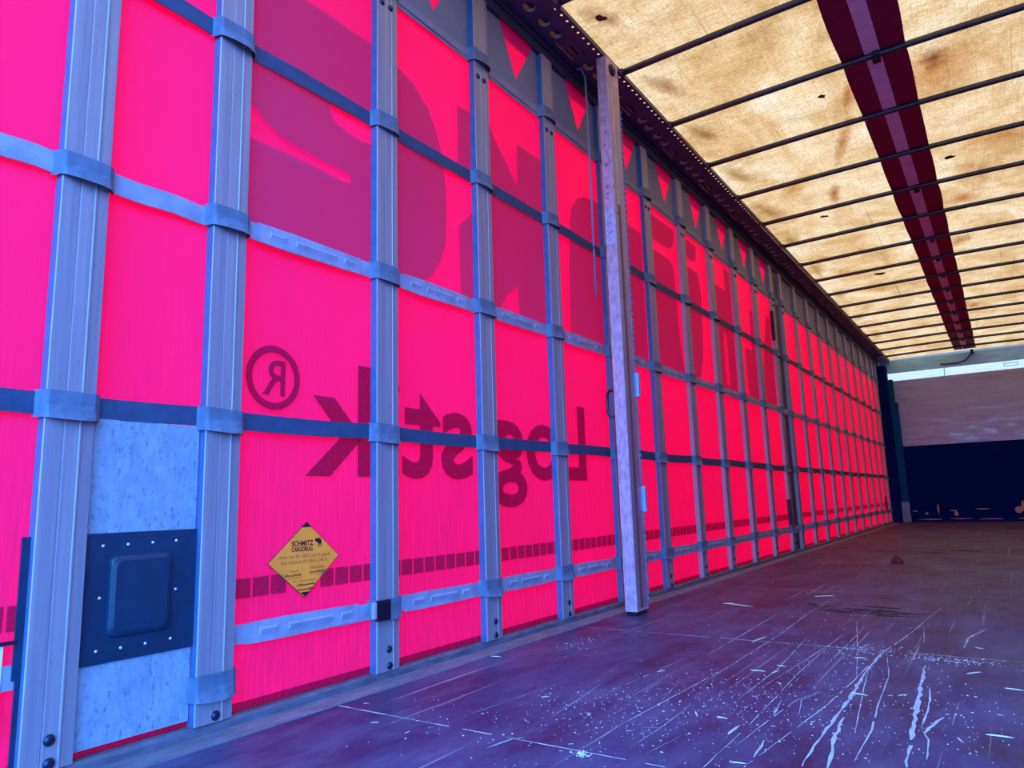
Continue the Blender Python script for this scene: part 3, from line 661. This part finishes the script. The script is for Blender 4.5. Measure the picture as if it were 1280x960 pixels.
m.loft([[(x_, y_, z_) for y_, z_ in r] for r, x_ in zip(R_, (0.009, 0.017, 0.021, 0.021))]); m.build('raised_cup', M['blackplate'], bp, smooth=False, bevel=0.0015)
for y_, z_ in [(-.088, .392), (-.036, .392), (.018, .393), (.072, .394), (-.089, .288), (.075, .288), (-.090, .184), (-.04, .183), (.012, .183), (.068, .184)]:
    m = MB(); m.dome((0.009, y_, z_), (1, 0, 0), 0.0034, 0.003, 10); m.build('rivet', M['rivet'], bp, smooth=True)
# ------------------------------------------------------------------ diamond sticker
ds = thing('diamond_sticker', 'yellow diamond inspection sticker with black print on the red curtain', 'sticker', (0.0, 1.316, 0.383))
XS = -0.0005
def dia(sy, sz): return [(0, -sz), (sy, 0.003), (0.004, sz), (-sy, -0.003)]
m = MB(); vs, fs = fill2d([dia(0.119, 0.099), dia(0.1155, 0.0955)], 0.0004); m.add([(XS + 0.0005 + v[2], v[0], v[1]) for v in vs], fs); m.build('border', M['redink'], ds)
m = MB(); vs, fs = fill2d([dia(0.1165, 0.0965)], 0.0004); m.add([(XS + 0.0012 + v[2], v[0], v[1]) for v in vs], fs); m.build('face', M['sticker'], ds)
XI = XS + 0.002
m = MB()
for sg in (1, -1): m.add([(XI, 0.004, sg * 0.097), (XI, 0.019, sg * 0.084), (XI, -0.013, sg * 0.084)], [(0, 1, 2)])
m.build('corner_mark', M['ink'], ds)
m = MB(); put_text(m, XI, 'SCHMITZ', -0.045, 0.027, 0.0355, 0.0495, 0.03); put_text(m, XI, 'CARGOBULL', -0.045, 0.027, 0.0215, 0.0335, 0.03); m.build('bold_lettering', M['ink'], ds)
m = MB(); put_text(m, XI, 'Aufbau nach EN 12642, Code XL geprüft', -0.084, 0.086, 0.0025, 0.014, 0.0); put_text(m, XI, 'Body checked by EN 12642, Code XL', -0.078, 0.078, -0.0115, 0.0, 0.0); m.build('small_lettering', M['inkthin'], ds)
# bull emblem
bull = [(0.033, 0.0505), (0.0345, 0.056), (0.036, 0.0515), (0.041, 0.0535), (0.047, 0.0535), (0.053, 0.050), (0.0555, 0.045), (0.0555, 0.031), (0.053, 0.031), (0.0525, 0.037), (0.0485, 0.038), (0.0475, 0.030), (0.0445, 0.030), (0.0445, 0.039), (0.040, 0.043), (0.0355, 0.0445), (0.033, 0.047), (0.0315, 0.0485)]
m = MB(); vs, fs = fill2d([bull]); m.add([(XI, v[0], v[1]) for v in vs], fs); m.build('bull_emblem', M['ink'], ds)
m = MB()
def squig(m, pts, wd=0.0009):
    for (a, b1), (c, d1) in zip(pts, pts[1:]):
        dx, dz = c - a, d1 - b1; L = math.hypot(dx, dz) or 1; nx_, nz_ = -dz / L * wd, dx / L * wd
        m.add([(XI, a - nx_, b1 - nz_), (XI, c - nx_, d1 - nz_), (XI, c + nx_, d1 + nz_), (XI, a + nx_, b1 + nz_)], [(0, 1, 2, 3)])
for base_y, base_z, n_, amp, sd in ((-0.065, -0.040, 16, 0.006, 3), (0.016, -0.036, 18, 0.005, 9), (-0.026, -0.066, 26, 0.004, 12), (-0.026, -0.078, 24, 0.004, 15)):
    rnd = random.Random(sd); squig(m, [(base_y + (0.052 if base_z > -.05 else 0.06) * k / n_ + rnd.uniform(-.001, .001), base_z + amp * (1 if k % 2 else -0.3) * rnd.uniform(.3, 1)) for k in range(n_ + 1)])
squig(m, [(-0.066, -0.047), (-0.012, -0.046)], 0.0003); squig(m, [(0.014, -0.042), (0.07, -0.040)], 0.0003)
m.build('handwriting', M['ink'], ds)
for cap_ in (('Datum', -0.050, -0.022, -0.030, -0.024), ('Unterschrift', 0.016, 0.066, -0.026, -0.019), ('Nr. -- Bescheinigung', -0.038, 0.040, -0.058, -0.052)):
    m = MB(); put_text(m, XI, *cap_); m.build('caption_lettering', M['inkthin'], ds)
# white paper at the far left edge
ps = MB(); ps.add([(0.0, 0, 0), (0.0, 0.055, 0.0), (0.0, 0.055, 0.155), (0.0, 0, 0.155), (0.0015, 0, 0), (0.0015, 0.055, 0.0), (0.0015, 0.055, 0.155), (0.0015, 0, 0.155)], [(0, 3, 2, 1), (4, 5, 6, 7), (0, 1, 5, 4), (1, 2, 6, 5), (2, 3, 7, 6), (3, 0, 4, 7)])
pt = thing('paper_slip', 'white paper slip clipped to the curtain at the left photo edge', 'paper', (0.009, 0.560, 0.128)); ps.build('paper_sheet', M['paper'], pt)
m = MB(); m.box(0.0, 0.006, 0.03, 0.075, 0.155, 0.162); m.build('clip', M['bolt'], pt)
# ------------------------------------------------------------------ sliding post
PX0, PX1, PY0, PY1 = 0.148, 0.204, 2.925, 3.045
post = thing('sliding_post', 'tall scratched steel post standing inside the curtain, hung from the roof rail', 'post', (PX0, PY0, ZF))
W_, D_ = PX1 - PX0, PY1 - PY0
Hp = 2.640 - ZF
m = MB(); m.loft([[(0.003, 0, z), (W_ - 0.003, 0, z), (W_, 0.003, z), (W_, D_, z), (0, D_, z), (0, 0.003, z)] for z in (0.018, 1.0, Hp)]); m.build('body', M['post'], post)
m = MB(); m.box(W_, W_ + 0.0015, 0.004, 0.035, 0.03, Hp - 0.13); m.build('worn_side', M['postside'], post)
m = MB(); m.box(W_, W_ + 0.0022, 0.035, 0.062, 0.03, Hp - 0.75); q = m.build('red_stripe', M['postred'], post); q['label'] = 'rusty red stripe'
m = MB(); m.box(W_, W_ + 0.0015, 0.062, 0.105, 0.03, Hp - 0.13); m.build('worn_side', M['postside'], post)
m = MB()
z = 0.05
while z < Hp - 0.25:
    m.box(W_ - 0.006, W_ + 0.006, D_, D_ + 0.008, z, z + 0.019); z += 0.03
m.build('toothed_rack', M['loop'], post)
m = MB(); m.box(W_ - 0.006, W_ - 0.001, D_, D_ + 0.005, 0.03, Hp - 0.15); m.build('rack_back', M['black'], post)
m = MB(); m.box(0.004, W_ - 0.004, 0.006, D_ - 0.006, 0.0, 0.018); m.build('foot', M['black'], post)
for z in (0.50, 1.02): 
    m = MB(); m.box(W_ - 0.004, W_ + 0.016, D_ - 0.004, D_ + 0.018, z - 0.115 + 0.05, z + 0.05); q = m.build('latch', M['bluebracket'], post, bevel=0.004); q['label'] = 'pale blue steel latch'
m = MB(); m.tube([(0.0, 0.03, 0.985), (-0.036, 0.03, 0.985), (-0.046, 0.03, 0.972), (-0.048, 0.03, 0.94), (-0.048, 0.03, 0.90), (-0.044, 0.03, 0.876), (-0.034, 0.03, 0.864), (0.0, 0.03, 0.864)], 0.0068, 10); q = m.build('handle', M['black'], post, smooth=True); q['label'] = 'black pull handle'
m = MB(); m.box(0.006, W_ - 0.006, -0.0012, 0.0, 1.665, 1.835); lb_ = m.build('worn_label', M['label'], post); lb_['label'] = 'worn pale label'
m = MB(); rnd = random.Random(5)
for k in range(13):
    z = 1.682 + 0.0115 * k; a = 0.010 + rnd.random() * 0.008; m.add([(a, -0.0016, z), (a + rnd.uniform(.01, .03), -0.0016, z + rnd.uniform(.004, .012)), (a + .026, -0.0016, z + .012), (a, -0.0016, z + .004)], [(0, 1, 2, 3)])
m.build('label_print', M['labelink'], lb_)
# embossed marks above the label
m = MB()
for z, r in ((2.28, .006), (2.225, .009), (2.16, .006), (2.06, .011), (1.95, .010), (1.915, .008), (1.89, .005)):
    m.dome((W_ * 0.5 + rnd.uniform(-.004, .004), 0.0, z), (0, -1, 0), r, 0.0018, 10)
m.build('stamped_mark', M['labelink'], post)
m = MB(); 
for k in range(6): m.dome((W_ + 0.0015, 0.03, 1.98 - 0.032 * k), (1, 0, 0), 0.003 if k < 5 else 0.007, 0.001, 8)
m.build('side_hole', M['black'], post)
m = MB(); m.dome((W_ - 0.002, 0.05, Hp - 0.055), (1, 0, 0), 0.030, 0.018, 20); rl = m.build('roller_housing', M['black'], post, smooth=True)
m = MB(); m.dome((W_ + 0.015, 0.05, Hp - 0.045), (1, 0, 0), 0.016, 0.006, 16); m.build('roller_cap', M['post'], rl, smooth=True)
m = MB(); m.dome((0.0, 0.03, Hp - 0.10), (-1, 0, 0), 0.014, 0.01, 12); m.build('side_knob', M['rail'], post, smooth=True)
# pull rod hanging left of the post
m = MB(); m.tube([(0, 0, 0), (0.002, 0, 0.55), (0.0, 0, 1.12)], 0.006, 8); m2 = m
rod = thing('curtain_rod', 'thin grey rod hanging in front of the red curtain left of the sliding post', 'rod', (0.075, 2.945, 1.465)); m.build('rod_shaft', M['seam'], rod, smooth=True)
m = MB(); m.tube([(0, 0, 0.225), (0, 0, 0.24)], 0.0085, 8); m.build('rod_collar', M['bolt'], rod)
m = MB(); m.tube([(0, 0, 1.115), (-0.02, 0, 1.17), (-0.045, 0, 1.175)], 0.005, 8); m.build('rod_hook', M['seam'], rod)
# ------------------------------------------------------------------ cable at the front beam
cb = thing('cable', 'short black cable hooked under the front roof beam', 'cable', (0.9, Y1 - 0.07, 2.60))
m = MB(); m.tube([(0.0, 0, -0.10), (0.10, 0, -0.115), (0.24, 0, -0.115), (0.34, 0, -0.09), (0.40, 0, -0.03), (0.44, 0, 0.03)], 0.010, 8); m.build('cord', M['black'], cb, smooth=True)
m = MB(); m.box(0.425, 0.465, -0.012, 0.02, 0.0, 0.075); m.build('hook', M['black'], cb)
# ------------------------------------------------------------------ floor scars, dust and scraps
K = (0.515 - ZF) / 0.515
def fp(x, y): return (1.57 + (x - 1.57) * K, y * K)
SCR = [(0.0025, [(1.021, 1.439), (1.021, 1.736), (1.002, 2.295), (1.001, 2.651), (1.001, 3.005)]), (0.0033, [(1.089, 1.485), (1.111, 1.704), (1.137, 1.957), (1.154, 2.272), (1.167, 2.644), (1.214, 3.102), (1.268, 3.882)]), (0.0089, [(1.181, 1.529), (1.176, 1.759), (1.176, 2.027), (1.168, 2.344), (1.17, 2.732)]), (0.0101, [(1.226, 1.539), (1.204, 1.717), (1.193, 1.894)]), (0.0037, [(1.262, 1.574), (1.261, 1.825), (1.244, 2.063), (1.229, 2.375), (1.183, 2.694)]), (0.0116, [(1.35, 1.616), (1.338, 1.828), (1.323, 2.156), (1.304, 2.553)]), (0.0031, [(0.801, 2.06), (0.799, 2.466), (0.803, 2.859), (0.784, 3.44), (0.792, 4.291)]), (0.0052, [(1.351, 1.894), (1.352, 2.07), (1.338, 2.275)]), (0.0129, [(1.359, 1.859), (1.387, 1.998)]), (0.0029, [(1.037, 1.589), (1.054, 1.865), (1.065, 1.994), (1.096, 2.106)]), (0.0087, [(1.389, 2.881), (1.395, 3.077), (1.442, 3.29)]), (0.0087, [(1.09, 1.533), (1.078, 1.648)]), (0.0029, [(0.996, 3.312), (1.103, 2.656), (1.155, 2.305)]), (0.0031, [(1.244, 3.231), (1.27, 2.919)]), (0.0033, [(1.381, 1.648), (1.372, 1.809), (1.345, 1.911)]), (0.0024, [(1.237, 1.754), (1.19, 2.199), (1.166, 2.448)]), (0.0023, [(1.407, 1.945), (1.409, 2.15)]), (0.0022, [(1.1, 1.866), (1.075, 2.0), (1.101, 2.109)]), (0.0026, [(0.935, 1.9), (0.936, 2.334), (0.9, 2.903)]), (0.0034, [(1.052, 2.391), (1.049, 3.144)]), (0.0033, [(0.685, 2.41), (0.678, 2.978), (0.669, 3.391)]), (0.0027, [(0.955, 2.077), (0.983, 2.513), (1.01, 2.953)]), (0.0044, [(1.049, 1.839), (1.032, 1.977)]), (0.0033, [(1.018, 2.11), (1.016, 2.234)]), (0.0031, [(0.769, 1.429), (0.765, 1.608), (0.782, 1.929), (0.801, 2.314)]), (0.0018, [(0.59, 1.58), (0.576, 1.729), (0.548, 1.936)]), (0.0016, [(0.85, 1.431), (0.854, 1.63), (0.848, 1.829)]), (0.0031, [(1.022, 1.432), (1.019, 1.644)]), (0.0021, [(0.61, 1.84), (0.629, 2.15), (0.639, 2.388)]), (0.0016, [(0.895, 1.455), (0.915, 1.587)]), (0.0051, [(0.586, 1.321), (0.602, 1.4), (0.618, 1.417)]), (0.0018, [(0.402, 1.509), (0.419, 1.67), (0.438, 1.853)]), (0.002, [(0.694, 1.884), (0.692, 2.023)]), (0.002, [(0.773, 1.81), (0.736, 2.032)]), (0.0019, [(0.522, 1.923), (0.553, 1.933)]), (0.0016, [(0.818, 1.605), (0.856, 1.625)])]
rnd = random.Random(11)
b = MB()
for wd, pl in SCR:
    pl = [fp(*p) for p in pl]
    # resample with jitter
    pts = []
    for (a, b1), (c, d1) in zip(pl, pl[1:]):
        n = max(2, int(math.hypot(c - a, d1 - b1) / 0.03))
        pts += [(a + (c - a) * k / n + rnd.uniform(-1, 1) * wd * 0.25, b1 + (d1 - b1) * k / n) for k in range(n)]
    pts.append(pl[-1])
    n = len(pts)
    run = []
    for i, (x, y) in enumerate(pts):
        ww = wd * 0.5 * (0.35 + 0.85 * rnd.random()) * min(1, 0.3 + 3 * min(i, n - 1 - i) / n)
        run.append(((x - ww, y, ZF + 0.0008), (x + ww, y + rnd.uniform(-.003, .003), ZF + 0.0008)))
    for p, q in zip(run, run[1:]):
        if rnd.random() < (0.10 if wd < 0.005 else 0.03): continue
        b.add([p[0], p[1], q[1], q[0]], [(0, 1, 2, 3)])
b.build('floor_scratches', M['scratch'], floor)
# panel joints
b = MB()
for yj in (1.40 * K, 2.72 * K, 4.05, 5.35, 6.65, 7.95, 9.25, 10.55, 11.85):
    y_ = yj; segs = 60
    for k in range(segs):
        x0 = 0.11 + 2.38 * k / segs; x1 = 0.11 + 2.38 * (k + 1) / segs; t_ = 0.002 * rnd.uniform(.5, 1.8)
        if rnd.random() < 0.12: continue
        b.add([(x0, y_ - t_, ZF + .0006), (x1, y_ - t_, ZF + .0006), (x1, y_ + t_, ZF + .0006), (x0, y_ + t_, ZF + .0006)], [(0, 1, 2, 3)])
b.build('panel_joint', M['scratch'], floor)
b = MB()
def patch(cx, cy, rx, ry, z):
    pts = []
    for k in range(26):
        a = 2 * math.pi * k / 26; q = 0.55 + 0.6 * rnd.random(); pts.append((cx + rx * q * math.cos(a), cy + ry * q * math.sin(a), z))
    b.add(pts, [tuple(range(26))])
iz = 0
for cx, cy, rx, ry, n_ in [(1.02, 3.60, .26, .16, 26), (0.86, 3.72, .10, .12, 7), (0.95, 7.2, .40, .30, 16), (0.30, 2.62, .06, .03, 2), (1.2, 7.6, .3, .2, 8)]:
    for k_ in range(n_):
        px, py = fp(cx + rnd.gauss(0, .5) * rx, cy + rnd.gauss(0, .45) * ry); iz += 1
        patch(px, py, rx * rnd.uniform(.10, .38), ry * rnd.uniform(.05, .16), ZF + .0004 + iz * 1e-6)
b.build('damp_patch', M['stain'], floor)
dm = MB()
def chip(mb, x, y, s, el=1.6, z=ZF + 0.001):
    a = rnd.uniform(0, math.pi); n = rnd.choice((3, 4, 5)); pts = []
    for k in range(n):
        t = 2 * math.pi * k / n + rnd.uniform(-.3, .3); px, py = s * el * math.cos(t), s * math.sin(t)
        pts.append((x + px * math.cos(a) - py * math.sin(a), y + px * math.sin(a) + py * math.cos(a)))
    h = rnd.uniform(.0006, .0018); mb.add([(p, q, z) for p, q in pts] + [(x, y, z + h)], [(i, (i + 1) % n, n) for i in range(n)])
for cx, cy, rx, ry, n_, s in [(1.12, 2.70, .09, .10, 150, .0022), (1.36, 2.66, .14, .06, 200, .0024), (0.66, 1.72, .20, .22, 220, .0016), (0.85, 1.62, .3, .22, 160, .0014), (1.3, 1.9, .35, .35, 260, .0019), (0.95, 1.95, .25, .3, 220, .0019), (0.78, 1.385, .02, .015, 60, .0024), (0.20, 2.40, .06, .12, 60, .002), (0.5, 1.4, .3, .2, 90, .0015), (1.1, 2.3, .5, .4, 240, .0018), (0.8, 3.3, .5, .8, 160, .002), (1.2, 5.5, .9, 1.8, 120, .0035)]:
    for k in range(n_):
        px, py = fp(cx + rnd.gauss(0, .55) * rx, cy + rnd.gauss(0, .55) * ry)
        if px > 0.11: chip(dm, px, py, s * (rnd.uniform(.2, .75) if rnd.random() < .85 else rnd.uniform(.8, 1.6)))
tag(dm.build('sawdust', M['dust']), 'pale sawdust and crumbs sprinkled over the scratched floor', 'dust', kind='stuff')
SPL = [((0.359, 3.588), (0.521, 3.527)), ((1.0, 1.648), (1.004, 1.722)), ((0.752, 2.686), (0.771, 2.811)), ((0.935, 2.251), (0.946, 2.295)), ((0.921, 2.364), (0.952, 2.356)), ((1.168, 2.13), (1.211, 2.119)), ((1.276, 2.153), (1.296, 2.174)), ((1.254, 2.142), (1.265, 2.147)), ((0.935, 1.767), (0.964, 1.76)), ((1.063, 1.753), (1.076, 1.755)), ((1.5, 2.353), (1.543, 2.346)), ((1.487, 2.077), (1.501, 2.076)), ((1.421, 1.855), (1.432, 1.824)), ((1.455, 1.782), (1.459, 1.768)), ((1.412, 2.484), (1.446, 2.525)), ((1.419, 2.896), (1.444, 2.889)), ((1.105, 2.572), (1.14, 2.581)), ((0.692, 3.982), (0.775, 4.045)), ((1.055, 1.485), (1.087, 1.492)), ((1.469, 1.903), (1.519, 1.905)), ((0.87, 2.264), (0.913, 2.268)), ((0.358, 3.575), (0.404, 3.609)), ((0.474, 1.717), (0.49, 1.735)), ((0.726, 1.424), (0.736, 1.433)), ((0.73, 1.378), (0.739, 1.383)), ((0.795, 1.567), (0.807, 1.57)), ((0.877, 1.783), (0.897, 1.744)), ((1.0, 1.65), (1.001, 1.697)), ((0.939, 1.757), (0.961, 1.765)), ((0.634, 2.122), (0.648, 2.153)), ((0.045, 2.082), (0.083, 2.089)), ((-0.011, 1.464), (0.004, 1.496)), ((0.231, 1.33), (0.246, 1.343)), ((0.361, 1.31), (0.361, 1.328)), ((0.088, 1.445), (0.1, 1.456))]
sp0 = None
def splinter(x0, y0, x1, y1):
    global sp0
    x0, y0 = fp(x0, y0); x1, y1 = fp(x1, y1)
    if min(x0, x1) < 0.06: return None
    L = math.hypot(x1 - x0, y1 - y0); a = math.atan2(y1 - y0, x1 - x0)
    if sp0 is None:
        m = MB(); m.loft([[(x_, -wd_ / 2, 0.0), (x_, wd_ / 2, 0.0), (x_, wd_ * .3, h_), (x_, -wd_ * .3, h_)] for x_, wd_, h_ in ((-.5, .02, .01), (-.36, .11, .045), (-.05, .13, .055), (.25, .10, .05), (.5, .03, .015))])
        o = m.build('wood_splinter', M['wood']); sp0 = o
    else:
        o = sp0.copy(); col.objects.link(o)
    o.location = ((x0 + x1) / 2, (y0 + y1) / 2, ZF + 0.0009); o.rotation_euler = (0, 0, a); w_ = min(L * 0.8, 0.045)
    o.scale = (L, w_, w_); return o
for i, (p, q) in enumerate(SPL):
    o = splinter(*p, *q)
    if o: 
        if i == 0: tag(o, 'longest pale splinter, lying alone just past the sliding post foot', 'splinter', 'wood splinters on the floor'); first_ = True
        else: tag(o, 'small pale wood splinter lying on the scratched floor', 'splinter', 'wood splinters on the floor')
# dark red scrap far down the floor
m = MB(); rnd = random.Random(21); N_ = 12
rings = []
for zz, rr in ((0, 1.0), (0.35, .95), (0.7, .6), (1.0, .18)):
    rings.append([(0.038 * rr * (0.8 + .4 * rnd.random()) * math.cos(2 * math.pi * k / N_) - 0.01 * zz, 0.035 * rr * (0.8 + .4 * rnd.random()) * math.sin(2 * math.pi * k / N_), 0.055 * zz) for k in range(N_)])
m.loft(rings); x, y = fp(0.845, 6.0); o = m.build('fabric_scrap', M['leaf'], loc=(x, y, ZF + .001)); tag(o, 'small crumpled dark red scrap lying far down the floor', 'scrap')
